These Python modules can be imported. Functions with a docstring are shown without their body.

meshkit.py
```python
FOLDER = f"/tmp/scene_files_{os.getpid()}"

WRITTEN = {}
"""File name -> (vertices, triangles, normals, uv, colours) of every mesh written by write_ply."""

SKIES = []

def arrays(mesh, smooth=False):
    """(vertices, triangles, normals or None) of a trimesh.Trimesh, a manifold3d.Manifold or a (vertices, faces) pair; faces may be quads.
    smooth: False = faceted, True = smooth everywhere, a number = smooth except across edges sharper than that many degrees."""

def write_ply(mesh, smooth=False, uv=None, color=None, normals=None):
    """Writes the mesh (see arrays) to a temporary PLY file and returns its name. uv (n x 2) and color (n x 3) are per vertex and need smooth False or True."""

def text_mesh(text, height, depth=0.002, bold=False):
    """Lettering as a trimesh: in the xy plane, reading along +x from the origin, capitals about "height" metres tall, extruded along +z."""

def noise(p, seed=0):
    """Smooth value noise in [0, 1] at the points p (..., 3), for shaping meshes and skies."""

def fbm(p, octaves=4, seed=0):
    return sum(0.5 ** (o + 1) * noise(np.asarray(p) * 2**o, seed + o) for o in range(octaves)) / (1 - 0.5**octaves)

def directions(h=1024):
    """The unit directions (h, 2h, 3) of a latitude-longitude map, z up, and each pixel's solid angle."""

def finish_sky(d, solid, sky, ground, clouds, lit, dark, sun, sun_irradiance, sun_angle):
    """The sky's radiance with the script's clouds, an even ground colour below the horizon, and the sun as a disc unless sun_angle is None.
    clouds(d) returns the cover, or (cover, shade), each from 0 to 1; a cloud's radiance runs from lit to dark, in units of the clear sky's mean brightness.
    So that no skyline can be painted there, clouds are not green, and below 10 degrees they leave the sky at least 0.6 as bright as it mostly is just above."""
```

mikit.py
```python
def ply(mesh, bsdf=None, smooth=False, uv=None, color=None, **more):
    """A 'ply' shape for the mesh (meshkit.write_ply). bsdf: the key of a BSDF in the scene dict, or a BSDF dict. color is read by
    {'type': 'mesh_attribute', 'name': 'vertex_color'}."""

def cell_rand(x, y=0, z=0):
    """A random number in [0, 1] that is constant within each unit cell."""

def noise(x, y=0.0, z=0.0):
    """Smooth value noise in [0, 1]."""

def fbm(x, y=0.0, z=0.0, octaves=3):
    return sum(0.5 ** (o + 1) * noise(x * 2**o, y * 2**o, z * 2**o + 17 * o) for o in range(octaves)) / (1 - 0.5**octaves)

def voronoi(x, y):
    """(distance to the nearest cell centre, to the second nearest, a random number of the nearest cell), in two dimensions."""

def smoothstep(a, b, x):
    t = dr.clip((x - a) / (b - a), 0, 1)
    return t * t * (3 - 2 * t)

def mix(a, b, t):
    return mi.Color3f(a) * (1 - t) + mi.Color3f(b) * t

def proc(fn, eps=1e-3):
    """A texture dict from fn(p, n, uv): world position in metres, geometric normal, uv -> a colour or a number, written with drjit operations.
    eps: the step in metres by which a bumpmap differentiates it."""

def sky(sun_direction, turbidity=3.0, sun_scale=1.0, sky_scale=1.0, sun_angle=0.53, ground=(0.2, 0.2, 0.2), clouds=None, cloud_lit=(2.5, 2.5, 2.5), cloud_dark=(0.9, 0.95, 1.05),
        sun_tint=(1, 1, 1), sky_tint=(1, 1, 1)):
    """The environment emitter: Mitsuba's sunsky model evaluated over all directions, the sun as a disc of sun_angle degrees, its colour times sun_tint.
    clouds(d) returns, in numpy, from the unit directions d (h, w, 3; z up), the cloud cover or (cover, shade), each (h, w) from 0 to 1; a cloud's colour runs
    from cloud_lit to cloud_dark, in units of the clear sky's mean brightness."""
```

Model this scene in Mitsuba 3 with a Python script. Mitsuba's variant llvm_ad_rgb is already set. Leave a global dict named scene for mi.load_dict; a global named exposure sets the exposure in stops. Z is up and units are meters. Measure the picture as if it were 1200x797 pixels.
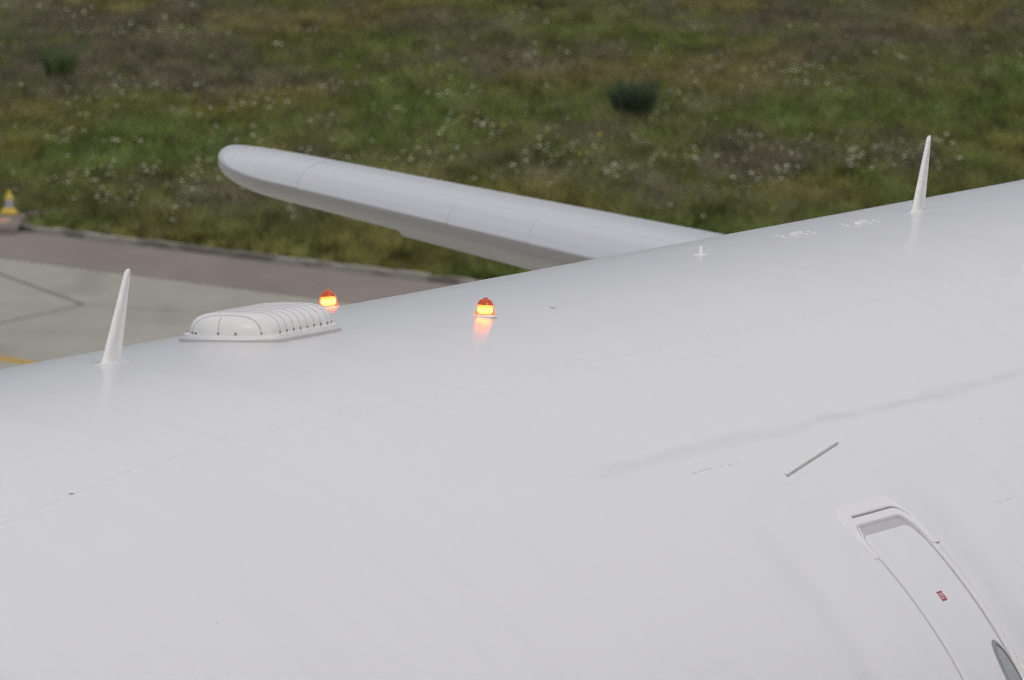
import math, random
import numpy as np, trimesh, shapely
import shapely.geometry as sg
import drjit as dr
import mitsuba as mi
import mikit, meshkit

scene, labels = {'type': 'scene'}, {}
T = mi.ScalarTransform4f
rng = np.random.default_rng(7)

# ------------------------------------------------------------------ camera, sky, exposure
CROWN = 7.6                      # height of the fuselage crown above the apron
CAM_H = CROWN + 3.007
PITCH = 0.0525
scene['camera'] = {
    'type': 'thinlens', 'fov': 3.976, 'fov_axis': 'x', 'near_clip': 1.0, 'far_clip': 20000.0,
    'aperture_radius': 0.0155, 'focus_distance': 59.5,
    'to_world': T().look_at(origin=[0, 0, CAM_H], target=[0, 100 * math.cos(PITCH), CAM_H - 100 * math.sin(PITCH)], up=[0, 0, 1]),
    'film': {'type': 'hdrfilm', 'width': 1024, 'height': 680},
    'sampler': {'type': 'independent', 'sample_count': 64}}


def smooth01(a, b, x):
    t = np.clip((x - a) / (b - a), 0, 1)
    return t * t * (3 - 2 * t)


def clouds(d):
    n = meshkit.fbm(d * np.array([2.2, 2.2, 5.0]) + 3.1, 4, 5)
    return np.ones(d.shape[:2]), np.clip(1.0 - 0.92 * smooth01(0.03, 0.24, d[..., 2]) + 0.55 * (n - 0.5), 0, 1)


scene['sky'] = mikit.sky((0.38, -0.60, 0.70), turbidity=4, sun_scale=0.2, sun_angle=14, clouds=clouds,
                         cloud_lit=(2.5, 2.52, 2.68), cloud_dark=(1.32, 1.36, 1.46), ground=(0.10, 0.11, 0.07), sun_tint=(0.93, 0.97, 1.10))
exposure = 1.55

# ------------------------------------------------------------------ aircraft frame of reference
ALPHA = 0.2539
AX = np.array([math.sin(ALPHA), math.cos(ALPHA), 0.0])       # towards the tail
NN = np.array([math.cos(ALPHA), -math.sin(ALPHA), 0.0])      # towards the near side
UP = np.array([0, 0, 1.0])
ORG = np.array([0.1953, 62.083, CROWN])
HA, HB, HLOW = 2.8083, 2.47881, 2.85                          # half width, half heights above / below the widest line


def world(s, u, z):
    s, u, z = np.broadcast_arrays(np.asarray(s, float), np.asarray(u, float), np.asarray(z, float))
    return ORG + s[..., None] * AX + u[..., None] * NN + z[..., None] * UP


_tt = np.linspace(0, 1.75, 4001)
_ww = np.concatenate([[0], np.cumsum(np.hypot(np.diff(HA * np.sin(_tt)), np.diff(HB * np.cos(_tt))))])
def arc(th): return np.interp(th, _tt, _ww)
def angle(w): return np.interp(w, _ww, _tt)


def ripple(s, th):
    """Slight waviness of the sheet metal, and the soft hollows each side of the door."""
    s, th = np.broadcast_arrays(np.asarray(s, float), np.asarray(th, float))
    p = np.stack([s * 1.1, th * 2.8 * 2.0, 0 * s], -1)
    q = np.stack([s * 4.1, th * 2.8 * 6.0, 0 * s + 9], -1)
    o = 0.0024 * (meshkit.fbm(p, 2, 3) - 0.5) + 0.00028 * (meshkit.noise(q, 8) - 0.5)
    w = th * 2.6
    for c, wid, t0, dep in ((-4.73, 0.20, 0.72, 0.0075), (-1.98, 0.19, 0.72, 0.0085)):
        o = o - dep * np.exp(-((s - c) / wid) ** 2) * smooth01(t0, t0 + 0.10, th)
    return o


def skin(s, th, off=0.0):
    """World points of the fuselage surface at station s and angle th from the crown (positive = near side), off metres proud."""
    s, th, off = np.broadcast_arrays(np.asarray(s, float), np.asarray(th, float), np.asarray(off, float))
    c, sn = np.cos(th), np.sin(th)
    hv = np.where(c >= 0, HB, HLOW)
    nose = np.clip((-16.0 - s) / 9.0, 0, 0.9995)
    tail = np.clip((s - 14.0) / 24.0, 0, 1)
    k = np.sqrt(1 - nose ** 2.2) * (1 - 0.86 * tail ** 1.5)
    mid = -HB - 0.9 * nose ** 2 + 1.05 * tail ** 1.6
    nu, nz = sn / HA, c / hv
    ln = np.sqrt(nu ** 2 + nz ** 2)
    return world(s, k * HA * sn + off * nu / ln, mid + k * hv * c + off * nz / ln)


def grid(P, flip=False):
    """Mesh of an (n, m, 3) grid of points."""
    n, m = P.shape[:2]
    i = np.arange(n * m).reshape(n, m)
    q = np.stack([i[:-1, :-1], i[1:, :-1], i[1:, 1:], i[:-1, 1:]], -1).reshape(-1, 4)
    f = np.vstack([q[:, [0, 1, 2]], q[:, [0, 2, 3]]])
    if flip:
        f = f[:, ::-1]
    return trimesh.Trimesh(P.reshape(-1, 3), f, process=False)


def outward(m, ref=None):
    """Turn a small open mesh so that most of its normals face the camera side / up."""
    n = m.face_normals * m.area_faces[:, None]
    v = (np.array([0, 0, CAM_H]) - m.triangles_center)
    if (n * v).sum() < 0:
        m.invert()
    return m


def cat(*ms):
    return trimesh.util.concatenate([m for m in ms])


# ------------------------------------------------------------------ materials
def rgb(*c): return {'type': 'rgb', 'value': list(c)}
def matte(*c): return {'type': 'twosided', 'bsdf': {'type': 'diffuse', 'reflectance': rgb(*c)}}
def gloss(c, alpha=0.05, ior=1.5):
    return {'type': 'twosided', 'bsdf': {'type': 'roughplastic', 'diffuse_reflectance': rgb(*c), 'alpha': alpha, 'int_ior': ior, 'nonlinear': False}}


def paint_colour(p, n, uv):
    x, y, z = p.x - float(ORG[0]), p.y - float(ORG[1]), p.z - CROWN
    s = x * float(AX[0]) + y * float(AX[1])
    u = x * float(NN[0]) + y * float(NN[1])
    th = dr.atan2(u / HA, (z + HB) / HB)
    base = 0.735 + 0.03 * (mikit.fbm(s * 0.5, th * 4, 0.0, 3) - 0.5)
    # run-off streaks round the body, faint
    base = base - 0.012 * mikit.smoothstep(0.55, 0.8, mikit.fbm(s * 5.0, th * 1.2, 4.0, 2))
    # grime along the lower lap joint
    wob = 0.617 + 0.020 * (mikit.fbm(s * 1.5, 2.0, 0.0, 3) - 0.5)
    width = 0.007 + 0.011 * mikit.noise(s * 2.2, 7.0)
    d = dr.abs(th - wob) / width
    grime_and_bands = dr.exp(-d * d) * (0.35 + 0.65 * mikit.fbm(s * 3.0, th * 60, 1.0, 3)) * mikit.smoothstep(-6.2, -5.2, s)
    # soft darker bands painted along the hollows beside the door
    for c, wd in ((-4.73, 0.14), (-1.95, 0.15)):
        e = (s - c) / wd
        grime_and_bands = dr.maximum(grime_and_bands, 0.42 * dr.exp(-e * e) * mikit.smoothstep(0.74, 0.86, th) * (0.6 + 0.4 * mikit.fbm(s * 4, th * 8, 3.0, 2)))
    # a short scuff above the door and small specks
    e = (th - 0.658 - 0.0015 * dr.sin(s * 9)) / 0.0016
    scuff = dr.exp(-e * e) * mikit.smoothstep(-4.75, -4.6, s) * mikit.smoothstep(-3.6, -4.1, s)
    e2 = (th - 0.852 - 0.004 * (s + 0.87)) / 0.0016
    scuff = dr.maximum(scuff, 0.7 * dr.exp(-e2 * e2) * mikit.smoothstep(-1.1, -1.0, s) * mikit.smoothstep(-0.62, -0.75, s))
    scuff = scuff * mikit.smoothstep(0.3, 0.55, mikit.noise(s * 14.0, 3.0))
    vx, vy, vr = mikit.voronoi(s * 1.3, th * 5.0)
    speck = dr.select((vx < 0.011) & (vr > 0.93), 0.5, 0.0)
    c = mikit.mix((0.968, 0.978, 1.0), (0.805, 0.812, 0.825), dr.clip(grime_and_bands, 0, 1))
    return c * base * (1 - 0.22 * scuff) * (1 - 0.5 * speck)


M = {}
def mat(key, d):
    scene[key] = d


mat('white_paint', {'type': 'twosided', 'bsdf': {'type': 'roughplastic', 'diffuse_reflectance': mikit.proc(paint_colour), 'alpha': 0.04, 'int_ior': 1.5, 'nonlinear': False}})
mat('clean_white', gloss((0.78, 0.78, 0.77), 0.06))
mat('frame_white', gloss((0.79, 0.79, 0.80), 0.07))
mat('fitting_white', gloss((0.86, 0.86, 0.86), 0.1))
mat('radome_paint', gloss((0.74, 0.735, 0.72), 0.09))
mat('sealant_grey', gloss((0.42, 0.42, 0.42), 0.25))
mat('flange_grey', gloss((0.50, 0.50, 0.49), 0.2))
mat('strip_grey', gloss((0.36, 0.35, 0.33), 0.25))
mat('rib_grey', gloss((0.60, 0.59, 0.575), 0.2))
mat('bolt_dark', gloss((0.24, 0.235, 0.23), 0.3))
mat('gasket_grey', matte(0.42, 0.42, 0.43))
mat('groove_dark', matte(0.27, 0.27, 0.275))
mat('recess_grey', gloss((0.56, 0.56, 0.57), 0.3))
mat('bare_metal', {'type': 'twosided', 'bsdf': {'type': 'principled', 'base_color': rgb(0.30, 0.31, 0.32), 'metallic': 0.85, 'roughness': 0.38}})
mat('silver_paint', {'type': 'twosided', 'bsdf': {'type': 'principled', 'base_color': rgb(0.59, 0.59, 0.605), 'metallic': 0.88, 'roughness': 0.22, 'specular': 0.5}})
mat('leading_edge_metal', {'type': 'twosided', 'bsdf': {'type': 'principled', 'base_color': rgb(0.59, 0.59, 0.605), 'metallic': 0.88, 'roughness': 0.22, 'specular': 0.5}})
mat('window_glass', gloss((0.21, 0.22, 0.235), 0.03))
mat('placard_red', matte(0.38, 0.11, 0.13))
mat('placard_white', matte(0.7, 0.62, 0.63))
mat('tyre', matte(0.03, 0.03, 0.03))
mat('lens_orange', {'type': 'thindielectric', 'specular_transmittance': rgb(1.0, 0.48, 0.10), 'specular_reflectance': rgb(1, 1, 1)})
mat('bulb_core', matte(0.8, 0.7, 0.4))


def put(key, mesh, bsdf, label=None, cat_=None, group=None, kind=None, smooth=False, **more):
    """One entry of the scene; a taken key gets the next three-digit number."""
    k, i = key, 0
    while k in scene:
        i += 1
        k = f'{key}_{i:03d}'
    scene[k] = mikit.ply(mesh, bsdf, smooth=smooth, **more)
    tag(k, label, cat_, group, kind)
    return k


def tag(k, label=None, cat_=None, group=None, kind=None):
    d = {}
    if label: d['label'] = label
    if cat_: d['category'] = cat_
    if group: d['group'] = group
    if kind: d['kind'] = kind
    if d: labels[k] = d


def proc_bsdf(fn):
    return {'type': 'twosided', 'bsdf': {'type': 'diffuse', 'reflectance': mikit.proc(fn)}}


# ------------------------------------------------------------------ the ground
K0, K1 = np.array([-8.19, 235.8]), np.array([-1.26, 218.35])
KD = (K1 - K0) / np.linalg.norm(K1 - K0)                      # along the kerb, towards the right
KN = np.array([-KD[1], KD[0]])                                # towards the meadow
if KN[0] < 0: KN = -KN


def kp(a, b): return K0 + a * KD + b * KN                     # a along the kerb, b into the meadow


def sheet(poly, z):
    poly = sg.Polygon(poly) if not isinstance(poly, sg.base.BaseGeometry) else poly
    v, f = trimesh.creation.triangulate_polygon(poly, engine='earcut')
    m = trimesh.Trimesh(np.c_[v, np.full(len(v), z)], f, process=False)
    if m.face_normals[:, 2].sum() < 0: m.invert()
    return m


def slab(poly, z0, z1, bevel=0.0):
    m = trimesh.creation.extrude_polygon(poly, z1 - z0, engine='earcut')
    m.apply_translation([0, 0, z0])
    return m


def field_tone(x, y, lib):
    """Patchiness of the meadow: the same field for soil and blades."""
    return lib(x / 2.6, y / 16.0), lib(x / 0.8 + 40, y / 5.0)


def soil_colour(p, n, uv):
    a = mikit.fbm(p.x / 2.6, p.y / 16.0, 0.0, 3)
    b = mikit.fbm(p.x / 0.5, p.y / 3.0, 5.0, 3)
    c = mikit.mix((0.075, 0.085, 0.03), (0.10, 0.085, 0.06), mikit.smoothstep(0.4, 0.62, a))
    return c * (0.7 + 0.6 * b)


def concrete_colour(p, n, uv):
    a = mikit.fbm(p.x / 1.3, p.y / 6.0, 0.0, 4)
    b = mikit.fbm(p.x * 3.0, p.y * 0.6, 3.0, 3)
    v = 0.335 + 0.07 * (a - 0.5) + 0.04 * (b - 0.5)
    dirt = mikit.smoothstep(0.55, 0.8, mikit.fbm(p.x / 0.9 + 7, p.y / 9.0, 2.0, 3))
    return mikit.mix((1.05, 1.035, 0.91), (0.90, 0.865, 0.75), dirt) * v


def shoulder_colour(p, n, uv):
    a = mikit.fbm(p.x / 0.7, p.y / 5.0, 0.0, 4)
    b = mikit.noise(p.x * 9.0, p.y * 3.0, 1.0)
    return mi.Color3f(0.245, 0.216, 0.192) * (0.86 + 0.26 * a + 0.05 * b)


def kerb_colour(p, n, uv):
    a = mikit.fbm(p.x * 2.0, p.y * 0.8, p.z * 4, 3)
    return mikit.mix((0.38, 0.36, 0.32), (0.20, 0.19, 0.16), mikit.smoothstep(0.42, 0.62, a))


mat('soil', proc_bsdf(soil_colour))
mat('concrete', proc_bsdf(concrete_colour))
mat('asphalt_brown', proc_bsdf(shoulder_colour))
mat('kerb_stone', proc_bsdf(kerb_colour))
mat('joint_tar', matte(0.10, 0.095, 0.09))
mat('line_yellow', matte(0.44, 0.31, 0.10))

put('ground', sheet([(-9000, -3000), (9000, -3000), (9000, 15000), (-9000, 15000)], -0.06), 'soil', kind='structure')
far = [kp(-160, -7.9), kp(260, -7.9), kp(260, -260), kp(-160, -260)]
put('apron', sheet(far, -0.03), 'concrete', kind='structure')
# concrete slabs of the apron between tar joints
def px(a, b): return np.array([a, b])
view = sg.Polygon([kp(-60, -3.345), kp(60, -3.345), kp(60, -40), kp(-60, -40)])
J = [[(-8.6, 226.2), (-7.67, 220.72), (-6.15, 211.53), (-4.3, 209.2), (2.0, 200.0)], [(-6.15, 211.53), (-7.06, 206.98), (-9.6, 194.0), (-14, 172)]]
J[0][0] = (-9.2, 231.5)
cuts = shapely.union_all([sg.LineString(l) for l in J])
gapped = view.difference(cuts.buffer(0.035))
for g in sorted(getattr(gapped, 'geoms', [gapped]), key=lambda g: -g.area):
    put('apron__concrete_slab', slab(g, -0.029, 0.0), 'concrete')
put('apron__joint_seal', cat(*[sheet(sg.LineString(l).buffer(0.034), -0.006) for l in J]), 'joint_tar')
put('taxiway_shoulder', sheet([kp(-160, -3.30), kp(260, -3.30), kp(260, -0.005), kp(-160, -0.005)], 0.0), 'asphalt_brown', kind='structure')
YL = np.array([-6.86, 197.1])
put('yellow_line', sheet(sg.LineString([YL - 12 * KD, YL + 5 * KD]).buffer(0.22, cap_style=2), 0.004), 'line_yellow', kind='structure')
# kerb stones
put('kerb', slab(sg.Polygon([kp(-160, 0.0), kp(260, 0.0), kp(260, 0.16), kp(-160, 0.16)]), -0.05, 0.06), 'kerb_stone', kind='structure')
random.seed(4)
a = -1.6
while a < 24:
    L = random.uniform(0.9, 1.1)
    z = 0.098 + random.uniform(-0.012, 0.012)
    w0 = random.uniform(-0.012, 0.004)
    poly = sg.Polygon([kp(a + 0.012, w0), kp(a + L - 0.012, w0 + random.uniform(-.004, .004)), kp(a + L - 0.012, 0.155), kp(a + 0.012, 0.155)]).buffer(-0.01).buffer(0.01)
    put('kerb__kerb_stone', slab(poly, 0.0, z), 'kerb_stone')
    a += L

# rolling soil of the meadow near the view
def soil_height(x, y):
    x, y = np.broadcast_arrays(np.asarray(x, float), np.asarray(y, float))
    d = (x - K0[0]) * KN[0] + (y - K0[1]) * KN[1]
    p = np.stack([x / 1.8, y / 7.0, 0 * x], -1)
    return 0.055 + smooth01(0.2, 4, d) * (0.16 * (meshkit.fbm(p, 3, 2) - 0.35))


aa, bb = np.meshgrid(np.linspace(-150, 120, 400), np.concatenate([np.linspace(0.16, 6, 30), np.linspace(6.3, 90, 170)]), indexing='ij')
P = K0 + aa[..., None] * KD + bb[..., None] * KN
P3 = np.concatenate([P, soil_height(P[..., 0], P[..., 1])[..., None]], -1)
m = grid(P3)
if m.face_normals[:, 2].sum() < 0: m.invert()
put('meadow', m, 'soil', kind='structure', smooth=True)

# ------------------------------------------------------------------ grass and flowers of the meadow
PAD = sg.Polygon([(-9.7, 233.9), (-7.86, 234.0), (-7.86, 238.9), (-9.7, 238.9)])


def scatter(n, y0=212.0, y1=392.0):
    y = y0 + (y1 - y0) * rng.random(n)
    hw = 0.0398 * y + 1.2
    keep = rng.random(n) < hw / (0.0398 * y1 + 1.2)
    y, hw = y[keep], hw[keep]
    x = (rng.random(len(y)) * 2 - 1) * hw
    d = (x - K0[0]) * KN[0] + (y - K0[1]) * KN[1]
    ok = (d > 0.17) & ~((x < -7.80) & (y > 233.6) & (y < 239.3))
    return x[ok], y[ok], d[ok]


def f3(x, y, sx, sy, seed, o=3):
    return meshkit.fbm(np.stack([x / sx + 13.7 * seed, y / sy + 5.1 * seed, 0 * x + seed], -1), o, seed)


def patches(x, y):
    """Where the photographed meadow is drier (+) or lusher (-): centre, size in metres."""
    o = 0 * x
    for cx, cy, rx, ry, w in ((-10.4, 345, 3.0, 14, .13), (-5.6, 293, 2.6, 12, .15), (-2.1, 338, 1.6, 9, .10), (0.3, 304, 2.4, 9, .12), (5.8, 330, 3.0, 12, .10), (10.0, 326, 2.6, 14, .12), (2.0, 356, 4.0, 6, .10),
                              (-5.0, 322, 2.2, 10, -.11), (1.8, 326, 2.2, 8, -.13), (-7.2, 268, 3.0, 10, -.12), (-0.5, 262, 3.0, 8, -.10), (7.6, 284, 3.0, 14, -.10), (-2.2, 306, 1.8, 7, -.09), (4.6, 290, 2.0, 9, .05)):
        o = o + w * np.exp(-((x - cx) / rx) ** 2 - ((y - cy) / ry) ** 2)
    return o


def blades():
    x, y, d = scatter(1250000)
    n = len(x)
    z0 = soil_height(x, y) - 0.01
    big = f3(x, y, 3.4, 26.0, 1, 3)
    mid = f3(x, y, 1.1, 9.0, 2, 3)
    fin = f3(x, y, 0.24, 1.8, 3, 2)
    gold = f3(x, y, 2.4, 18.0, 4, 2)
    t = 0.46 * big + 0.30 * mid + 0.24 * fin
    t = t + patches(x, y)
    brown = 0.85 * smooth01(0.48, 0.63, t)
    brown = brown * smooth01(1.5, 6, d)
    lush = smooth01(0.53, 0.38, t)
    lush = np.maximum(lush, smooth01(3.0, 0.5, d) * 0.9)
    C = lambda *c: np.array(c)[None]
    green, bright, dry, straw = C(0.155, 0.168, 0.060), C(0.140, 0.188, 0.050), C(0.168, 0.150, 0.108), C(0.230, 0.200, 0.065)
    col = green * (1 - brown[:, None]) + dry * brown[:, None]
    col = col * (1 - 0.75 * lush[:, None]) + bright * 0.75 * lush[:, None]
    g = smooth01(0.54, 0.68, gold)[:, None] * 0.55
    col = col * (1 - g) + straw * g
    r = rng.random(n)
    mixb = (r < 0.16)[:, None]
    col = np.where(mixb, 0.5 * col + 0.5 * C(0.13, 0.115, 0.07), col)
    tus = f3(x, y, 0.16, 0.9, 9, 2)
    tone = (0.50 + 1.0 * smooth01(0.30, 0.70, tus)) * (0.76 + 0.48 * smooth01(0.30, 0.70, f3(x, y, 0.35, 2.0, 11, 2)))
    pale = smooth01(0.62, 0.78, f3(x, y, 0.22, 1.4, 12, 2)) * smooth01(0.42, 0.6, f3(x, y, 2.0, 12.0, 13, 2))
    col = col * (1 - 0.6 * pale[:, None]) + C(0.27, 0.26, 0.17) * 0.6 * pale[:, None]
    col = col * (0.72 + 0.56 * rng.random(n))[:, None] * tone[:, None]
    h = (0.10 + 0.20 * rng.random(n) ** 1.5) * (0.45 + 0.7 * mid + 0.8 * tus) * (0.55 + 0.45 * smooth01(0.2, 2.5, d))
    w = 0.008 + 0.012 * rng.random(n)
    az = rng.random(n) * 2 * np.pi
    lean = h * (0.3 + 0.8 * rng.random(n))
    la = rng.random(n) * 2 * np.pi
    base = np.stack([x, y, z0], -1)
    side = np.stack([np.cos(az), np.sin(az), 0 * az], -1) * w[:, None]
    tip = base + np.stack([np.cos(la) * lean, np.sin(la) * lean, h], -1)
    V = np.stack([base - side, base + side, tip], 1).reshape(-1, 3)
    col = np.clip(col, 0.004, 0.6)
    CC = np.stack([col, col, col], 1).reshape(-1, 3)
    return trimesh.Trimesh(V, np.arange(3 * n).reshape(-1, 3), process=False), CC


mat('grass_blade', {'type': 'principledthin', 'base_color': {'type': 'mesh_attribute', 'name': 'vertex_color'}, 'roughness': 0.6, 'spec_trans': 0.0, 'diff_trans': 1.2, 'eta': 1.3})
gm, gc = blades()
put('grass', gm, 'grass_blade', 'long mixed green and brown meadow grass beyond the kerb', 'grass', kind='stuff', color=gc)


def drifts(x, y):
    """Drifts of flowers seen in the photograph: ground position, size, strength."""
    o = 0 * x
    for cx, cy, rx, ry, w in ((-9.6, 327, 1.3, 7, .9), (-8.4, 325, .8, 5, .7), (-7.9, 290, 2.0, 6, .5), (-5.3, 281, 2.0, 5, .7), (-6.2, 250, 1.8, 5, 1.0), (-4.6, 246, 1.6, 5, .7), (-1.9, 272, 2.4, 5, .6), (0.3, 258, 2.0, 4, .6),
                              (1.4, 250, 1.6, 4, .9), (3.9, 254, 1.2, 5, .8), (5.6, 256, 1.3, 5, 1.0), (7.3, 262, 1.0, 4, .8), (-4.4, 258, 1.2, 5, .5), (-8.8, 262, 1.5, 5, .4), (0.0, 312, 1.6, 4, .5), (5.5, 300, 1.5, 5, .4), (-1.2, 252, 1.2, 4, .5)):
        o = np.maximum(o, w * np.exp(-((x - cx) / rx) ** 2 - ((y - cy) / ry) ** 2))
    return o


def flowers():
    x, y, d = scatter(110000)
    a = f3(x, y, 1.5, 11.0, 6, 3)
    b = f3(x, y, 0.45, 3.5, 7, 2)
    dens = smooth01(0.54, 0.68, 0.5 * a + 0.5 * b) * (0.35 + 0.65 * smooth01(345, 250, y)) + 0.012
    dens = 0.30 * dens + 0.75 * drifts(x, y) * smooth01(0.36, 0.60, 0.3 * a + 0.7 * b)
    ok = (rng.random(len(x)) < dens * 0.48) & (d > 1.5)
    x, y = x[ok], y[ok]
    n = len(x)
    z = soil_height(x, y) + 0.20 + 0.16 * rng.random(n)
    r = 0.014 + 0.034 * rng.random(n) ** 2.2
    k = 6
    ang = np.arange(k) * 2 * np.pi / k
    top = np.stack([x, y, z + r * 0.55], -1)[:, None]
    rim = np.stack([x[:, None] + r[:, None] * np.cos(ang), y[:, None] + r[:, None] * np.sin(ang), (z[:, None] + 0 * ang) - r[:, None] * 0.25 + 0.35 * r[:, None] * (rng.random((n, k)) - .5)], -1)
    V = np.concatenate([top, rim], 1).reshape(-1, 3)
    f = np.array([[0, 1 + i, 1 + (i + 1) % k] for i in range(k)])
    F = (np.arange(n)[:, None, None] * (k + 1) + f).reshape(-1, 3)
    c = np.array([0.50, 0.51, 0.38])[None] * (0.55 + 0.6 * rng.random(n))[:, None]
    yl = rng.random(n) < 0.03
    c[yl] = c[yl] * np.array([0.9, 0.75, 0.25])
    return trimesh.Trimesh(V, F, process=False), np.repeat(c, k + 1, 0)


fm, fc = flowers()
mat('flower_head', {'type': 'twosided', 'bsdf': {'type': 'diffuse', 'reflectance': {'type': 'mesh_attribute', 'name': 'vertex_color'}}})
put('wild_flowers', fm, 'flower_head', 'pale white wild flower heads scattered through the meadow grass', 'wild flowers', kind='stuff', color=fc)


def tuft(x, y, r, h, n, col, seed, spread=0.5):
    g = np.random.default_rng(seed)
    a, q = g.random(n) * 2 * np.pi, np.sqrt(g.random(n))
    bx, by = x + r * 0.55 * q * np.cos(a), y + r * 0.55 * q * np.sin(a)
    b = np.stack([bx, by, soil_height(bx, by) - 0.02], -1)
    hh = h * (0.62 + 0.38 * g.random(n))
    tip = b + np.stack([spread * r * q * np.cos(a), spread * r * q * np.sin(a), hh], -1) + 0.16 * r * g.normal(size=(n, 3))
    midp = 0.55 * b + 0.45 * tip + np.array([0, 0, 0.03]) * h
    az = g.random(n) * 2 * np.pi
    sd = np.stack([np.cos(az), np.sin(az), 0 * az], -1) * (0.009 + 0.008 * g.random(n))[:, None]
    V = np.stack([b - sd, b + sd, midp + sd * 0.8, midp - sd * 0.8, tip], 1).reshape(-1, 3)
    f = np.array([[0, 1, 2], [0, 2, 3], [3, 2, 4]])
    F = (np.arange(n)[:, None, None] * 5 + f).reshape(-1, 3)
    c = np.array(col)[None] * (0.6 + 0.7 * g.random(n))[:, None]
    return trimesh.Trimesh(V, F, process=False), np.repeat(c, 5, 0)


tm, tc = tuft(2.28, 276.0, 0.40, 1.05, 620, (0.100, 0.140, 0.082), 3, 0.80)
put('rush_tuft', tm, 'grass_blade', 'dense dark green rush tuft standing alone right of centre in the meadow', 'plant', color=tc)
tm, tc = tuft(-9.2, 300.0, 0.33, 0.85, 330, (0.135, 0.185, 0.080), 5, 0.85)
put('rush_tuft', tm, 'grass_blade', 'smaller dark rush tuft in the upper left corner of the meadow', 'plant', color=tc)
tm, tc = tuft(4.1, 334.0, 0.52, 0.34, 700, (0.17, 0.20, 0.075), 8, 0.9)
put('pale_weed', tm, 'grass_blade', 'low pale yellow green weed patch near the top edge above the dark tuft', 'plant', color=tc)
for i, (bx, by, c) in enumerate([(-11.0, 322.0, (0.17, 0.19, 0.10)), (-9.75, 312.5, (0.15, 0.17, 0.10))]):
    tm, tc = tuft(bx, by, 0.62, 0.42, 700, c, 20 + i, 0.9)
    put('pale_weed', tm, 'grass_blade', ['pale grey green weed clump at the far left, the upper of two', 'pale grey green weed clump beside the smaller dark tuft'][i], 'plant', color=tc)

# white boards lying at the top edge of the picture
def box(c, e, rot=0.0, bevel=0.0):
    m = trimesh.creation.box(e)
    if bevel:
        m = trimesh.convex.convex_hull(np.vstack([m.vertices * (1 - 2 * bevel * np.eye(3)[k] / np.array(e)) * 1.0 for k in range(3)][0:3]))
    m.apply_transform(trimesh.transformations.rotation_matrix(rot, [0, 0, 1]))
    m.apply_translation(c)
    return m


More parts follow.
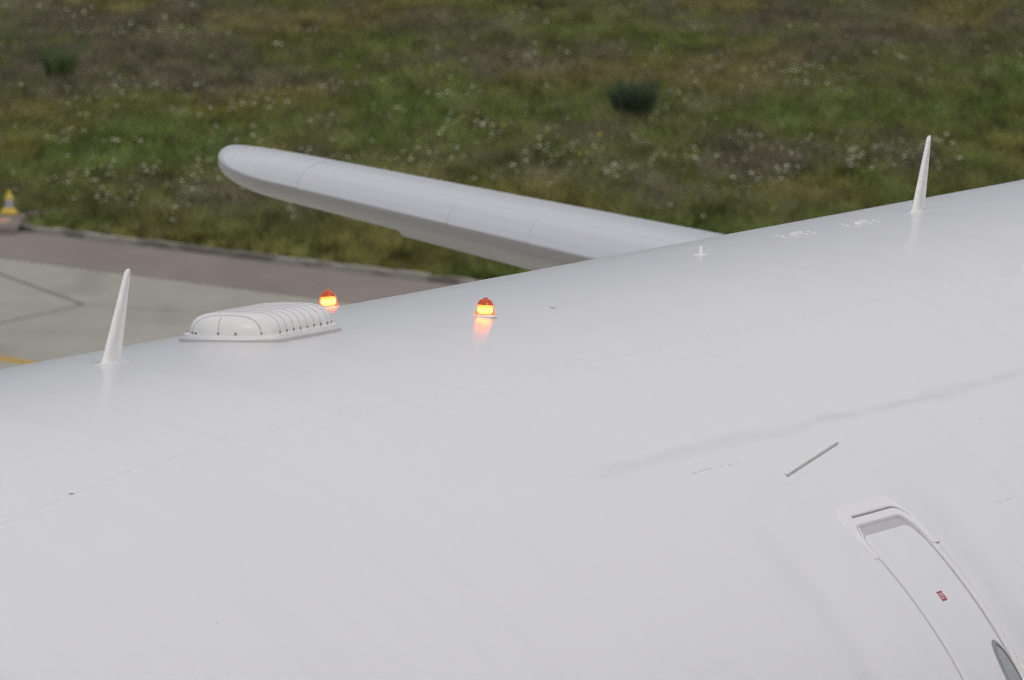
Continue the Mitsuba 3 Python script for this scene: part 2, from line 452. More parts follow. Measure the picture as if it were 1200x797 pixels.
mat('board_white', matte(0.72, 0.70, 0.66))
for x, L, lab in ((4.30, 1.05, 'long pale board low in the grass at the top edge right of centre'), (3.12, 0.36, 'short pale board at the top edge left of the long board')):
    k = put('marker_board', box([x, 357.0, 0.42], [L, 0.06, 0.30], 0.03, 0.012), 'board_white', lab, 'marker board', 'pale boards at the far edge of the meadow')
    for q in (-0.35, 0.35):
        put(k + '__post', box([x + q * L, 357.07, 0.25], [0.06, 0.05, 0.62]), 'board_white')

# concrete pad with a marker cone
def pad_colour(p, n, uv):
    a = mikit.fbm(p.x * 3, p.y * 0.8, 0.0, 3)
    return mi.Color3f(0.23, 0.205, 0.18) * (0.75 + 0.5 * a)


mat('pad_concrete', proc_bsdf(pad_colour))
mat('faded_salmon', matte(0.46, 0.30, 0.22))
put('drain_pad', slab(sg.Polygon([(-9.7, 233.9), (-7.86, 233.55), (-7.84, 238.9), (-9.7, 238.9)]).buffer(-0.03).buffer(0.03), -0.05, 0.115), 'pad_concrete',
    'low concrete drain block with a faded salmon stripe under the yellow marker', 'concrete block')
put('drain_pad__painted_stripe', sheet([(-9.6, 235.6), (-8.05, 235.5), (-8.05, 237.0), (-9.6, 237.0)], 0.119), 'faded_salmon', 'faded salmon painted stripe')
put('grass_edge_strip', slab(sg.Polygon([(-7.83, 238.2), (-6.9, 239.6), (-6.95, 240.6), (-7.83, 239.4)]), 0.0, 0.13), 'pad_concrete', kind='structure')

mat('cone_yellow', gloss((0.62, 0.46, 0.035), 0.3))
mat('cone_band', gloss((0.40, 0.41, 0.52), 0.3))


def lathe(prof, x, y, z, n=28):
    m = trimesh.creation.revolve(np.array(prof), sections=n)
    m.apply_translation([x, y, z])
    return m


CX, CY, CZ = -8.13, 238.2, 0.115
c = put('marker_cone', lathe([(0, 0.12), (0.062, 0.12), (0.066, 0.125), (0.064, 0.225), (0.060, 0.235), (0, 0.235)], CX, CY, CZ), 'cone_band',
        'small yellow and white marker standing on the concrete block at the left edge', 'marker', smooth=30)
put('marker_cone__base', lathe([(0, 0), (0.145, 0), (0.15, 0.012), (0.148, 0.035), (0.13, 0.075), (0.095, 0.105), (0.07, 0.122), (0, 0.122)], CX, CY, CZ), 'cone_yellow', smooth=30)
put('marker_cone__cap', lathe([(0, 0.233), (0.05, 0.233), (0.074, 0.238), (0.078, 0.25), (0.062, 0.295), (0.042, 0.33), (0.034, 0.352), (0.030, 0.385), (0.018, 0.398), (0, 0.40)], CX, CY, CZ), 'cone_yellow', smooth=30)

# ------------------------------------------------------------------ the airliner
AIR = 'airliner'
tag(AIR, 'white airliner seen along its roof, with an aft tailplane, blade antennas and two glowing beacons', 'airplane')
TH1, TH2 = 0.3624, 0.6225
SEAM_S = np.array([-16, -14.4, -12.32, -11.18, -10.17, -8.8, -7.8, -6, 20])
SEAM_T = np.array([0.520, 0.492, 0.443, 0.413, 0.385, 0.3655, TH1, TH1, TH1])
def seam1(s): return np.interp(s, SEAM_S, SEAM_T)


S0, S1 = -15.5, 13.8
ss = np.arange(S0, S1 + 0.001, 0.05)
LAP = 0.0005
def lap2(s, th): return 0.5 * LAP * smooth01(-6.6, -4.8, s)


def panel(s, tlo, thi, off, n, lip=True):
    """Skin between two seams; the lower edge ends in a small lap over the next panel."""
    f = np.linspace(0, 1, n)
    s2 = s[:, None] + 0 * f
    th = tlo(s)[:, None] * (1 - f) + thi(s)[:, None] * f
    o = (off(s2, th) if callable(off) else off) + ripple(s2, th)
    if lip:
        s2 = np.concatenate([s2, s[:, None]], 1); o = np.concatenate([o, o[:, -1:] - LAP * 2.2], 1); th = np.concatenate([th, th[:, -1:] + 0.0004], 1)
    return outward(grid(skin(s2, th, o)))


cst = lambda v: (lambda s: np.full_like(s, v))
TLOW = float(angle(4.6))
put(AIR + '__fuselage__skin_panel', panel(ss, cst(-0.95), seam1, 2 * LAP, 44), 'white_paint', smooth=25)
put(AIR + '__fuselage__skin_panel', panel(ss, lambda s: seam1(s) - 0.012, cst(TH2), lap2, 24), 'white_paint', smooth=25)

# --- side panel with the door opening
DS0, DS1, DW0, DW1, DR = -3.414, -2.470, 2.275, 4.25, 0.13       # door opening: stations, arc lengths from the crown, corner radius


def rrect(s0, s1, w0, w1, r, n=28, m=40):
    """Closed outline of a rounded rectangle in (s, w), the same number of points for any size, starting mid-left."""
    r = max(r, 1e-4)
    pts = []
    cs = [(s0 + r, w0 + r, math.pi), (s1 - r, w0 + r, 1.5 * math.pi), (s1 - r, w1 - r, 0), (s0 + r, w1 - r, 0.5 * math.pi)]
    for i in range(4):
        cx, cy, a0 = cs[i]
        q = [(cx + r * math.cos(a0 + t * math.pi / 2 / n), cy + r * math.sin(a0 + t * math.pi / 2 / n)) for t in range(n + 1)]
        nx = cs[(i + 1) % 4]
        e = (nx[0] + r * math.cos(nx[2]), nx[1] + r * math.sin(nx[2]))
        b = q[-1]
        pts += q + [(b[0] + (e[0] - b[0]) * t / m, b[1] + (e[1] - b[1]) * t / m) for t in range(1, m)]
    return np.array(pts)


def rings(outlines, offs, base_off=LAP * 0):
    """Surface through closed outlines in (s, w), each with its own offset from the skin."""
    P = []
    for o, h in zip(outlines, offs):
        o = np.vstack([o, o[:1]])
        th = angle(o[:, 1])
        P.append(skin(o[:, 0], th, h + ripple(o[:, 0], th)))
    return outward(grid(np.array(P)))


def lerp(a, b, t): return a * (1 - t) + b * t


PS0, PS1 = -5.0, -1.6                                               # patch round the door
PW0, PW1 = float(arc(TH2 - 0.012)), 4.6
# left and right of the patch
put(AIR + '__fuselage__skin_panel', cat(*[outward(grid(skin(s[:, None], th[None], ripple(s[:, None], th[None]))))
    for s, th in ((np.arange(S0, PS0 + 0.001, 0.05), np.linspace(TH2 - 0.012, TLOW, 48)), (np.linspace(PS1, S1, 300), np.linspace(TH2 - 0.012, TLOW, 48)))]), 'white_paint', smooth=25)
inner = rrect(DS0, DS1, DW0, DW1, DR)
outer = rrect(PS0, PS1, PW0, PW1, 0.002)
ol, of = [], []
for t in np.concatenate([np.linspace(1, 0.06, 40), [0.03, 0.015]]):
    ol.append(lerp(inner, outer, t)); of.append(0.0)
for e, h in ((0.006, 0.0), (0.002, -0.0015), (0.0, -0.006), (-0.001, -0.05)):
    ol.append(rrect(DS0 - e, DS1 + e, DW0 - e, DW1 + e, DR)); of.append(h)
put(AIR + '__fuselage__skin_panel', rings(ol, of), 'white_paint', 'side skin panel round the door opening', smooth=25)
# floor of the opening: grey
fl = rrect(DS0 - 0.01, DS1 + 0.01, DW0 - 0.01, DW1 + 0.01, DR)
ctr = np.array([(DS0 + DS1) / 2, (DW0 + DW1) / 2])
put(AIR + '__door_recess', rings([lerp(ctr[None] + 0 * fl, fl, t) for t in np.linspace(1, 0, 12)], [-0.0075] * 12), 'recess_grey', 'grey sill showing above the door', smooth=True)

# --- door leaf
dl = rrect(DS0 + 0.034, DS1 - 0.030, DW0 + 0.044, DW1 - 0.02, DR - 0.02)
dc = np.array([(DS0 + DS1) / 2, (DW0 + DW1) / 2])
ol, of = [], []
for e, h in ((0.0, -0.03), (0.0, -0.008), (0.002, -0.0035), (0.007, -0.0012), (0.02, 0.0)):
    ol.append(rrect(DS0 + 0.034 + e, DS1 - 0.030 - e, DW0 + 0.044 + e, DW1 - 0.02 - e, DR - 0.02 - e)); of.append(h)
for t in np.linspace(0.96, 0, 30):
    ol.append(lerp(dc[None] + 0 * dl, ol[4], t)); of.append(0.0)
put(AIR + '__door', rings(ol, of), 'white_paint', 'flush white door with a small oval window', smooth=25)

# --- raised scuff frame round the top of the door, with its slot
def on_skin(poly, h0, h1, bevel=0.004, step=0.02):
    """A flat piece in (s, w) laid on the skin, from h0 to h1 above it, with bevelled rim."""
    poly = sg.Polygon(poly) if not isinstance(poly, sg.base.BaseGeometry) else poly
    out = []
    inn = poly.buffer(-bevel)
    def tri(g):
        g = shapely.segmentize(g, step)
        b = g.bounds
        cells = []
        n0, n1 = max(1, int((b[2] - b[0]) / 0.12)), max(1, int((b[3] - b[1]) / 0.06))
        for i in range(n0):
            for j in range(n1):
                c = sg.box(b[0] + (b[2] - b[0]) * i / n0, b[1] + (b[3] - b[1]) * j / n1, b[0] + (b[2] - b[0]) * (i + 1) / n0, b[1] + (b[3] - b[1]) * (j + 1) / n1)
                q = g.intersection(c)
                cells += [x for x in getattr(q, 'geoms', [q]) if x.geom_type == 'Polygon' and x.area > 1e-9]
        ms = [trimesh.Trimesh(*trimesh.creation.triangulate_polygon(c, engine='earcut'), process=False) for c in cells]
        V = np.vstack([np.asarray(m.vertices)[:, :2] for m in ms]); off = np.cumsum([0] + [len(m.vertices) for m in ms[:-1]])
        return V, np.vstack([m.faces + o for m, o in zip(ms, off)])
    for g in getattr(inn, 'geoms', [inn]):
        V, F = tri(g)
        th = angle(V[:, 1])
        out.append(outward(trimesh.Trimesh(skin(V[:, 0], th, h1 + ripple(V[:, 0], th)), F, process=False)))
        for ring in [g.exterior] + list(g.interiors):
            c = np.array(shapely.segmentize(ring, step).coords)[:, :2]
            ip = [poly.boundary.interpolate(poly.boundary.project(sg.Point(p))) for p in c]
            o = np.array([(p.x, p.y) for p in ip])
            P = []
            for q, h in ((c, h1), (lerp(c, o, 0.7), lerp(h0, h1, 0.75)), (o, h0)):
                th = angle(q[:, 1]); P.append(skin(q[:, 0], th, h + ripple(q[:, 0], th)))
            out.append(outward(grid(np.array(P))))
    return cat(*out)


def rr(s0, s1, w0, w1, r): return sg.Polygon(rrect(s0, s1, w0, w1, r, 10, 4))


frame_outer = rr(-3.487, -2.392, 2.157, 2.90, 0.18).intersection(sg.box(-4, 2.0, -2.9, 2.438)).union(rr(-3.487, -2.392, 2.160, 2.90, 0.17).intersection(sg.box(-2.95, 2.0, -2, 2.438)))
opening = rr(DS0 - 0.004, DS1 + 0.004, DW0 - 0.004, DW1, DR + 0.004)
slot = sg.LineString([(-3.262, 2.2265), (-2.60, 2.2265), (-2.545, 2.231), (-2.49, 2.245), (-2.455, 2.265), (-2.43, 2.29)]).buffer(0.0045)
frame = frame_outer.difference(opening).buffer(-0.006).buffer(0.006).difference(slot)
put(AIR + '__door_frame', on_skin(frame, 0.0, 0.0060, 0.006, 0.012), 'frame_white', 'raised white scuff frame round the top of the door', smooth=35)
put(AIR + '__door_frame__slot', on_skin(slot, 0.0005, 0.0012, 0.0008, 0.02), 'groove_dark')
# thin seal line running down the aft side of the frame
strip2 = sg.LineString([(-2.392, 2.436), (-2.395, 2.7), (-2.395, 4.2)]).buffer(0.007)
put(AIR + '__door_seal', on_skin(strip2, 0.0, 0.006, 0.003), 'clean_white', smooth=35)
put(AIR + '__door_seal', on_skin(sg.LineString([(-2.378, 2.44), (-2.380, 2.7), (-2.380, 4.2)]).buffer(0.005), 0.0, 0.0015, 0.001), 'groove_dark')
put(AIR + '__door_frame__latch', on_skin(sg.box(-2.405, 2.436, -2.36, 2.447), 0.0, 0.006, 0.002), 'strip_grey')
# gaps between leaf and frame: dark seals
for poly in (sg.box(DS0 + 0.002, 2.36, DS0 + 0.033, 4.1), sg.box(DS1 - 0.029, 2.36, DS1 - 0.002, 4.1)):
    put(AIR + '__door_gasket', on_skin(poly, -0.0085, -0.0055, 0.001), 'gasket_grey')
# window in the door
WS, WW, WA, WB = -2.622, 3.10, 0.122, 0.195
ell = lambda ka: np.array([(WS + ka * WA * math.cos(t), WW + (WB + (ka - 1) * WA) * math.sin(t)) for t in np.linspace(0, 2 * math.pi, 90)[:-1]])
ringp = sg.Polygon(ell(1.0)).difference(sg.Polygon(ell(0.80)))
put(AIR + '__door__window_frame', on_skin(ringp, 0.0, 0.004, 0.002, 0.01), 'bare_metal', smooth=35)
put(AIR + '__door__window', on_skin(sg.Polygon(ell(0.83)), 0.0005, 0.002, 0.0008), 'window_glass', smooth=True)
put(AIR + '__door__window_seal', on_skin(sg.Polygon(ell(0.86)).difference(sg.Polygon(ell(0.78))), 0.001, 0.0065, 0.0015, 0.01), 'groove_dark', smooth=35)
# red placard
PA = (-2.985, 2.645)
put(AIR + '__door__placard', on_skin(sg.box(PA[0], PA[1], PA[0] + 0.086, PA[1] + 0.046), 0.0, 0.0012, 0.0004), 'placard_red', 'small red placard on the door')
bars = []
for i, (l, r_) in enumerate(((0.08, 0.92), (0.16, 0.8), (0.08, 0.7))):
    w_ = PA[1] + 0.010 + 0.0100 * i
    x_ = PA[0] + 0.086 * l
    j = 0
    g = random.Random(i)
    while x_ < PA[0] + 0.086 * r_:
        e = g.uniform(0.006, 0.016)
        bars.append(sg.box(x_, w_, x_ + e, w_ + 0.006)); x_ += e + 0.004
put(AIR + '__door__placard_print', cat(*[on_skin(b, 0.0014, 0.0016, 0.0001) for b in bars]), 'placard_white')
# rain gutter above the door
gut = sg.LineString([(-3.485, float(arc(0.704))), (-2.254, float(arc(0.666)))])
put(AIR + '__rain_gutter', on_skin(gut.buffer(0.007, cap_style=2), 0.0, 0.008, 0.003), 'clean_white', smooth=35)
put(AIR + '__rain_gutter__lip', on_skin(sg.LineString([(x, y + 0.0105) for x, y in gut.coords]).buffer(0.0045, cap_style=2), 0.0, 0.003, 0.001), 'strip_grey')

# --- the rest of the body: far side, belly, nose and tail
def ringed(s, t0, t1, n, off):
    th = np.linspace(t0, t1, n)
    return grid(skin(s[:, None], th[None], off))
body = [ringed(ss[::4], -2 * math.pi + TLOW, -0.95, 60, 0.0),
        ringed(np.r_[-15.5 - 9.495 * np.sin(np.linspace(0, np.pi / 2, 40))], 0, 2 * math.pi, 120, 0.0),
        ringed(np.linspace(S1, 38, 60), 0, 2 * math.pi, 120, 0.0)]
core = ringed(ss[::8], 0, 2 * math.pi, 90, -0.09)
for b in body + [core]:
    c0 = b.triangles_center
    ctr_ = ORG + ((c0 - ORG) @ AX)[:, None] * AX + np.array([0, 0, -HB])
    if ((c0 - ctr_) * b.face_normals).sum() < 0: b.invert()
put(AIR + '__fuselage', cat(*body, core), 'white_paint', smooth=True)


# --- blade antennas
def blade(s, th, h=0.345):
    z0 = lambda *_: 0
    lv = np.array([0, 0.03, 0.10, 0.3, 0.6, 0.9, 0.965, 0.99, 1.0])
    P = []
    for l in lv:
        le = -0.135 + 0.325 * l; te = 0.120 + 0.142 * l
        tk = lerp(0.030, 0.016, l)
        if l > 0.95:
            k = math.sqrt(max(0.0, 1 - ((l - 0.95) / 0.05) ** 2)); m_ = (le + te) / 2
            le, te, tk = m_ + (le - m_) * (0.45 + 0.55 * k), m_ + (te - m_) * (0.45 + 0.55 * k), tk * max(k, 0.04)
        if l < 0.05:
            e = 0.012 * (1 - l / 0.05) ** 2; le -= e; te += e; tk += e
        u = (1 - np.cos(np.linspace(0, np.pi, 24))) / 2
        y = 5 * (.2969 * np.sqrt(u) - .126 * u - .3516 * u ** 2 + .2843 * u ** 3 - .1036 * u ** 4)
        sx = np.r_[le + (te - le) * u, (le + (te - le) * u)[::-1]]
        yy = np.r_[y, -y[::-1]] * tk
        P.append(world(s + sx, yy + HA * math.sin(th), l * h + HB * (math.cos(th) - 1) + 0.004))
    P = np.array(P)
    m = grid(P)
    top = P[-1].mean(0)
    n = P.shape[1]
    base = (len(lv) - 1) * n
    m = trimesh.Trimesh(np.vstack([m.vertices, top]), np.vstack([m.faces, [[base + i, base + (i + 1) % n, len(m.vertices)] for i in range(n)]]), process=False)
    trimesh.repair.fix_normals(m)
    return m


def footing(s, th, ls, lu, h=0.006):
    r = lu / 2
    w = th * 2.808
    return on_skin_any(rr(s - ls / 2, s + ls / 2, -lu / 2, lu / 2, r * 0.98), th, h)


def on_skin_any(poly, th0, h, z0=-0.002):
    """A small plate lying on the crown: poly in (s, u) about the angle th0."""
    m = trimesh.creation.extrude_polygon(shapely.segmentize(poly, 0.03), h - z0, engine='earcut')
    v = np.array(m.vertices)
    th = th0 + v[:, 1] / HA
    m.vertices = skin(v[:, 0], th, z0 + v[:, 2] + 2 * LAP + ripple(v[:, 0], th))
    trimesh.repair.fix_normals(m)
    return m


for s, th, lab in ((-6.80, 0.002, 'swept blade antenna on the crown, left of the ribbed dome'), (6.69, 0.006, 'swept blade antenna on the crown near the right edge')):
    k = put(AIR + '__blade_antenna', blade(s, th), 'clean_white', lab, smooth=40)
    put(k + '__base_plate', footing(s - 0.01, th, 0.33, 0.066, 0.004), 'clean_white', smooth=40)

# --- ribbed dome (radome) on the crown
RS0, RS1, RU, RH, RB, RC, RO = -5.15, -4.06, 0.172, 0.112, 0.10, 0.150, -0.022
def crown_z(u): return HB * (np.sqrt(np.maximum(0, 1 - (np.asarray(u) / HA) ** 2)) - 1)
def rr_sdf(s, u, s0, s1, hu, r):
    cs, hs = (s0 + s1) / 2, (s1 - s0) / 2
    qx, qy = np.abs(s - cs) - (hs - r), np.abs(u) - (hu - r)
    return -(np.hypot(np.maximum(qx, 0), np.maximum(qy, 0)) + np.minimum(np.maximum(qx, qy), 0) - r)
def dome_z(s, u, extra=0.0):
    d = np.clip(rr_sdf(s, u, RS0, RS1, RU, RC) / RB, 0, 1)
    k = (1 - (1 - d) ** 2.9) ** (1 / 2.9)
    d2 = np.clip(rr_sdf(s, u, RS0, RS1, RU, RC) / RU, 0, 1)
    return 0.018 + (RH - 0.018 - 0.012) * k + 0.012 * (1 - (1 - d2) ** 2)


P = []
for ph in np.linspace(0, 1, 26):
    d = RB * (1 - (1 - ph ** 2)) if ph < 1 else RB
    o = rrect(RS0 + d, RS1 - d, -RU + d, RU - d, RC - d, 20, 14)
    o = np.vstack([o, o[:1]])
    P.append(world(o[:, 0], o[:, 1] + RO, dome_z(o[:, 0], o[:, 1]) + crown_z(0.19)))
last = rrect(RS0 + RB, RS1 - RB, -RU + RB, RU - RB, RC - RB, 20, 14); last = np.vstack([last, last[:1]])
cc = np.array([[(RS0 + RS1) / 2, 0]])
for t in np.linspace(0.9, 0, 10):
    o = np.stack([lerp((RS0 + RS1) / 2 + np.sign(last[:, 0] - (RS0 + RS1) / 2) * 0.0 + (last[:, 0] - (RS0 + RS1) / 2) * 0, last[:, 0], t), lerp(0, last[:, 1], t)], -1)
    P.append(world(o[:, 0], o[:, 1] + RO, dome_z(o[:, 0], o[:, 1]) + crown_z(0.19)))
m = grid(np.array(P))
if (m.face_normals * m.area_faces[:, None])[:, 2].sum() < 0: m.invert()
DOME = put(AIR + '__ribbed_dome', m, 'radome_paint', 'white ribbed antenna dome on a grey flange', smooth=True)
fo = rr(RS0 - 0.022, RS1 + 0.022, -RU - 0.022, RU + 0.022, RC + 0.022)
def plate_flat(poly, z0, z1, drop):
    m = trimesh.creation.extrude_polygon(shapely.segmentize(poly, 0.03), z1 - z0, engine='earcut')
    v = np.array(m.vertices)
    zz = v[:, 2] + z0
    low = v[:, 2] < 1e-6
    m.vertices = world(v[:, 0], v[:, 1] + RO, np.where(low, np.minimum(crown_z(v[:, 1] + RO) - 0.004, zz), zz))
    trimesh.repair.fix_normals(m)
    return m
bz = float(crown_z(0.19))
put(DOME + '__flange', plate_flat(fo, bz + 0.008, bz + 0.029, 0), 'fitting_white', 'bright flange ring round the foot of the dome', smooth=35)
put(DOME + '__seal', plate_flat(rr(RS0 - 0.040, RS1 + 0.040, -RU - 0.040, RU + 0.040, RC + 0.040), bz - 0.006, bz + 0.013, 0), 'flange_grey', 'grey sealant skirt under the flange', smooth=35)
def dome_strip(pts, wdt, h=0.0022):
    """Thin raised strip following the dome along the points (s, u)."""
    pts = np.array(pts)
    z = dome_z(pts[:, 0], pts[:, 1])
    p = world(pts[:, 0], pts[:, 1] + RO, z + bz)
    e = 1e-3
    gs = (dome_z(pts[:, 0] + e, pts[:, 1]) - dome_z(pts[:, 0] - e, pts[:, 1])) / (2 * e)
    gu = (dome_z(pts[:, 0], pts[:, 1] + e) - dome_z(pts[:, 0], pts[:, 1] - e)) / (2 * e)
    n = -gs[:, None] * AX - gu[:, None] * NN + UP
    n /= np.linalg.norm(n, axis=1, keepdims=True)
    tg = np.gradient(p, axis=0); tg /= np.linalg.norm(tg, axis=1, keepdims=True)
    b = np.cross(tg, n)
    rows = [p + b * x + n * y for x, y in ((-wdt / 2, -0.001), (-wdt / 2 * 0.8, h), (wdt / 2 * 0.8, h), (wdt / 2, -0.001))]
    return outward(grid(np.array(rows)))
stations = [RS0 + 0.055] + list(np.linspace(RS0 + 0.20, RS1 - 0.09, 9))
bolts = []
for s_ in stations:
    uu = np.linspace(0, RU, 2000)
    umax = uu[rr_sdf(s_, uu, RS0, RS1, RU, RC) > 0.0008].max()
    a_ = umax * np.sin(np.linspace(-np.pi / 2, np.pi / 2, 81))
    put(DOME + '__rib', dome_strip(np.c_[np.full(81, s_), a_], 0.007), 'rib_grey', smooth=35)
    bolts += [(s_, umax + 0.002), (s_, -umax - 0.002)]
put(DOME + '__rib', dome_strip(np.c_[RS0 + 0.0008 + (0.055 - 0.0008) * np.linspace(0, 1, 40) ** 2.0, np.full(40, -0.02)], 0.007), 'rib_grey', smooth=35)
bolts += [(RS0 - 0.002, -0.02), (RS0 - 0.002, -0.11), (RS0 - 0.002, 0.05)]
for s_, u_ in bolts:
    b = trimesh.creation.icosphere(subdivisions=1, radius=0.0052)
    b.apply_translation(world(s_, u_ + RO, bz + 0.0365))
    put(DOME + '__bolt', b, 'bolt_dark', smooth=True)

# --- beacons: orange lenses lit from within
def beacon(s, u, lab):
    z = float(crown_z(u))
    tilt = -math.atan2(u * HB, HA * HA * math.sqrt(1 - (u / HA) ** 2))
    R = np.eye(4)
    nrm = NN * (u / HA ** 2) + UP * ((HB + z) / HB ** 2); nrm = nrm * 0.4 / np.linalg.norm(nrm) + 0.6 * UP; nrm /= np.linalg.norm(nrm)
    R[:3, 0], R[:3, 2] = AX, nrm
    R[:3, 1] = np.cross(R[:3, 2], R[:3, 0])
    R[:3, 3] = world(s, u, z) + nrm * 0.004
    def pl(prof, n=32):
        m = trimesh.creation.revolve(np.array(prof), sections=n); m.apply_transform(R); trimesh.repair.fix_normals(m); return m
    k = put(AIR + '__beacon', pl([(0, -0.004), (0.050, -0.004), (0.050, 0.002), (0.046, 0.0045), (0, 0.0045)]), 'fitting_white', lab, smooth=35)
    scene[k + '__lens'] = mikit.ply(pl([(0.041, 0.005), (0.040, 0.012), (0.0365, 0.030), (0.033, 0.046), (0.027, 0.058), (0.019, 0.065), (0.010, 0.0685), (0, 0.069)]), 'lens_orange', smooth=40,
                                    emitter={'type': 'area', 'radiance': rgb(0.30, 0.030, 0.001)})
    bulb = pl([(0, 0.0055), (0.018, 0.006), (0.025, 0.011), (0.0275, 0.018), (0.0275, 0.027), (0.0255, 0.036), (0.021, 0.043), (0.012, 0.0475), (0, 0.049)])
    hgt = (np.asarray(bulb.vertices) - R[:3, 3]) @ R[:3, 2]
    q = np.clip(1 - np.abs(hgt - 0.022) / 0.022, 0, 1)[:, None]
    glow = np.array([[0.9, 0.28, 0.10]]) * (1 - q) + np.array([[1.9, 0.86, 1.5]]) * q
    scene[k + '__bulb'] = mikit.ply(bulb, 'bulb_core', smooth=True, color=glow, emitter={'type': 'area', 'radiance': {'type': 'mesh_attribute', 'name': 'vertex_color'}})
    put(k + '__lens_cap', pl([(0.0335, 0.0455), (0.0278, 0.0585), (0.0195, 0.0658), (0.010, 0.0695), (0.009, 0.0735), (0, 0.0745)]), 'lens_cap_red', smooth=40)
    return k


mat('lens_cap_red', gloss((0.62, 0.085, 0.012), 0.1))
beacon(-1.51, HA * math.sin(-0.212), 'glowing orange beacon on the far side of the crown, behind the dome')
beacon(-2.65, HA * math.sin(0.133), 'glowing orange beacon on the near side of the crown')

# --- small fittings on the crown
def stub(s, th):
    k = put(AIR + '__stub_mast', on_skin_any(sg.Point(s, 0).buffer(0.008), th, 0.040), 'fitting_white', 'tiny white stub mast on the crown', smooth=40)
    put(k + '__base_plate', on_skin_any(rr(s - 0.07, s + 0.07, -0.022, 0.022, 0.02), th, 0.004), 'fitting_white', smooth=40)
stub(2.28, 0.02)
for s_, th_ in ((4.25, 0.004), (5.41, 0.014)):
    k = put(AIR + '__patch_antenna', on_skin_any(rr(s_ - 0.27, s_ + 0.27, -0.06, 0.06, 0.05), th_, 0.003), 'white_paint', 'low flush patch antenna on the crown', smooth=40)
    put(k + '__ridge', on_skin_any(rr(s_ - 0.10, s_ + 0.12, -0.008, 0.008, 0.007), th_, 0.012), 'fitting_white', smooth=40)
    for q, v in ((-0.3, 0.12), (-0.3, -0.12), (0.3, 0.12), (0.3, -0.12), (0.0, 0.13), (-0.42, 0.0), (0.42, 0.0)):
        put(k + '__screw', on_skin_any(sg.Point(s_ + q * 0.6, v * 0.36).buffer(0.0085), th_, 0.008), 'fitting_white', smooth=40)
put(AIR + '__drain_port', on_skin_any(rr(-11.205, -11.155, -0.005, 0.005, 0.004), 0.411, 0.002), 'strip_grey', 'tiny dark port on the roof skin')
put(AIR + '__drain_port', on_skin_any(sg.Point(-1.77, 0).buffer(0.011), 0.153, 0.003), 'strip_grey', 'tiny dark port beside the near beacon')


# --- tailplane, wings, fin
def foil(u): return 5 * (.2969 * np.sqrt(u) - .126 * u - .3516 * u ** 2 + .2843 * u ** 3 - .1036 * u ** 4)


class Surface:
    """A lifting surface: t runs from the root along its span, chord fractions 0 to 1."""
    def __init__(self, sr, zr, dih, sw, cr, ct, tr, tt, inc, tipr, span, side=-1):
        self.__dict__.update(locals())

    def pts(self, t, u, sign, droop=0.0, hinge=0.7, off=0.0):
        t, u = np.broadcast_arrays(np.asarray(t, float), np.asarray(u, float))
        f = t / self.span
        c = self.cr + (self.ct - self.cr) * f
        th = (self.tr + (self.tt - self.tr) * f) * c
        le = self.sr + t * math.tan(self.sw); te = le + c
        k = np.sqrt(np.clip(1 - (np.maximum(0, t - (self.span - self.tipr)) / self.tipr) ** 2, 0, 1))
        le2 = le + c * 0.75 * (1 - k); te2 = te - c * 0.2 * (1 - k); th = th * k ** 0.8
        x = le2 + (te2 - le2) * u
        z = self.zr + t * math.tan(self.dih) - math.tan(self.inc) * (u - 0.3) * (te2 - le2) + sign * foil(u) * th + sign * off
        xh = le2 + (te2 - le2) * hinge
        z = z - math.tan(droop) * np.maximum(0, x - xh)
        return world(x, self.side * t, z)

    def piece(self, ts, u0, u1, n=24, droop=0.0, off=0.0, hinge=0.7):
        """Closed piece between chord fractions u0 and u1 over the stations ts."""
        q = np.linspace(0, 1, n)
        u = u0 + (u1 - u0) * ((1 - np.cos(q * np.pi)) / 2 if u0 == 0 else q)
        loop_u = np.r_[u[::-1], u[1:] if u0 == 0 else u]
        loop_s = np.r_[np.ones(n), -np.ones(n - 1 if u0 == 0 else n)]
        P = self.pts(ts[:, None], loop_u[None], loop_s[None], droop, hinge, off)
        P = np.concatenate([P, P[:, :1]], 1)
        m = grid(P)
        caps = []
        for row, o in ((P[0], 0), (P[-1], 1)):
            nn = len(row) - 1
            c_ = row[:-1].mean(0)
            caps.append(trimesh.Trimesh(np.vstack([row[:-1], c_]), [[i, (i + 1) % nn, nn] for i in range(nn)], process=False))
        m = trimesh.util.concatenate([m] + caps)
        m.merge_vertices()
        trimesh.repair.fix_normals(m)
        return m


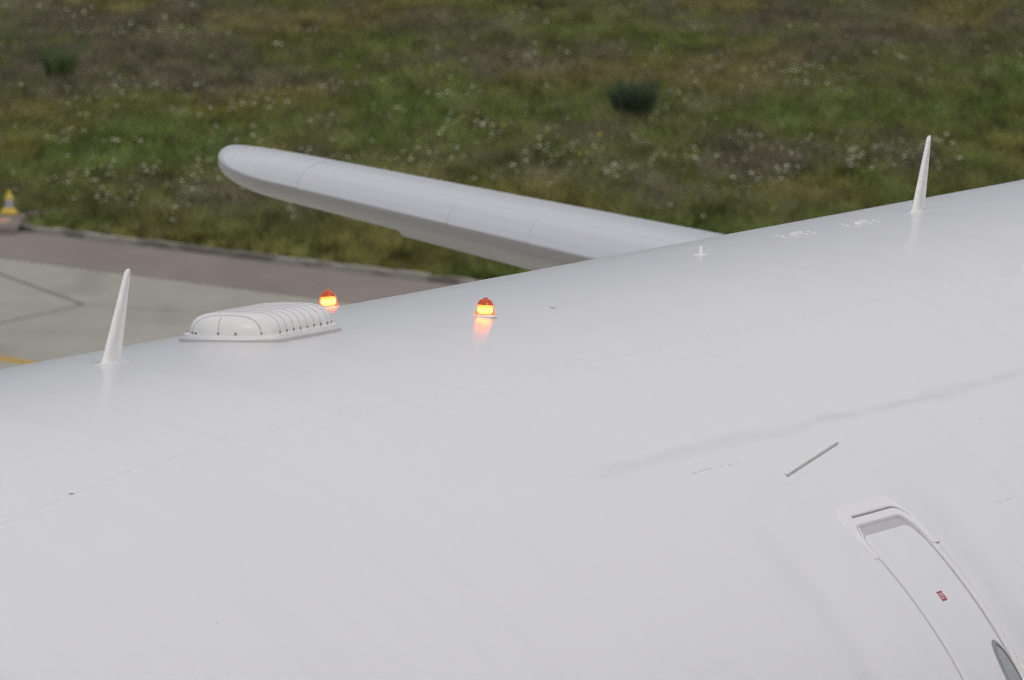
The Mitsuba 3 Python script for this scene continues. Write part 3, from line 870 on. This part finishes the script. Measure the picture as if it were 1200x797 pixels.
TPAR = dict(sr=25.606, zr=-2.5785, dih=0.1524, sw=0.578, cr=6.3477, ct=2.09, tr=0.1252, tt=0.1219, inc=0.0108, tipr=0.73, span=11.0)
def tipspace(a_, n=26, R=0.73, span=11.0): return np.r_[np.linspace(a_, span - R, 6)[:-1], span - R + R * np.sin(np.linspace(0, np.pi / 2 - 0.02, n))]
for side in (-1, 1):
    T_ = Surface(side=side, **TPAR)
    k = put(AIR + '__tailplane', T_.piece(np.linspace(0, 9.977, 40), 0.1242, 0.70, off=0.001), 'silver_paint', 'silver grey tailplane showing over the crown' if side < 0 else None, smooth=35)
    cutsT = [0.0, 3.4, 6.0, 8.12, 8.76, 9.98]
    for a_, b_ in zip(cutsT[:-1], cutsT[1:]):
        put(k + '__leading_edge', T_.piece(np.linspace(a_ + 0.0007, b_ - 0.0007, 14), 0.0, 0.123, 30, off=0.001), 'leading_edge_metal', smooth=35)
    put(k + '__tip', T_.piece(tipspace(9.981, 30), 0.0, 0.999, 44, off=0.001), 'leading_edge_metal', 'rounded tip of the tailplane', smooth=35)
    put(k + '__elevator', T_.piece(np.linspace(0.6, 9.93, 34), 0.704, 0.999, 16, droop=0.475, hinge=0.704), 'silver_paint', 'drooping elevator', smooth=35)
WPAR = dict(sr=-1.0, zr=-4.3, dih=0.09, sw=0.53, cr=9.5, ct=2.3, tr=0.12, tt=0.10, inc=0.03, tipr=1.0, span=29.0)
for side in (-1, 1):
    put(AIR + '__wing', Surface(side=side, **WPAR).piece(np.r_[np.linspace(0, 28, 40), 28 + np.sin(np.linspace(0.1, 1.55, 14))], 0.0, 0.999, 30), 'silver_paint', smooth=35)
# landing gear
def tube(p, q, r, n=20): return trimesh.creation.cylinder(radius=r, segment=[p, q], sections=n)
for s_, u_ in ((-17.0, 0.0), (6.0, -2.6), (6.0, 2.6)):
    top, bot = world(s_, u_, -4.6), world(s_, u_, -CROWN + 0.55)
    k = put(AIR + '__landing_gear', cat(tube(top, bot, 0.13), tube(bot - NN * 0.45, bot + NN * 0.45, 0.08)), 'bare_metal', smooth=35)
    for v in (-0.38, 0.38):
        prof = [(0, -0.17), (0.30, -0.17), (0.47, -0.17), (0.54, -0.11), (0.55, 0), (0.54, 0.11), (0.47, 0.17), (0.30, 0.17), (0, 0.17)]
        w_ = trimesh.creation.revolve(np.array(prof), sections=32)
        R = np.eye(4); R[:3, 2] = NN; R[:3, 0] = AX; R[:3, 1] = np.cross(NN, AX); R[:3, 3] = bot + NN * v
        w_.apply_transform(R); trimesh.repair.fix_normals(w_)
        put(k + '__wheel', w_, 'tyre', smooth=35)
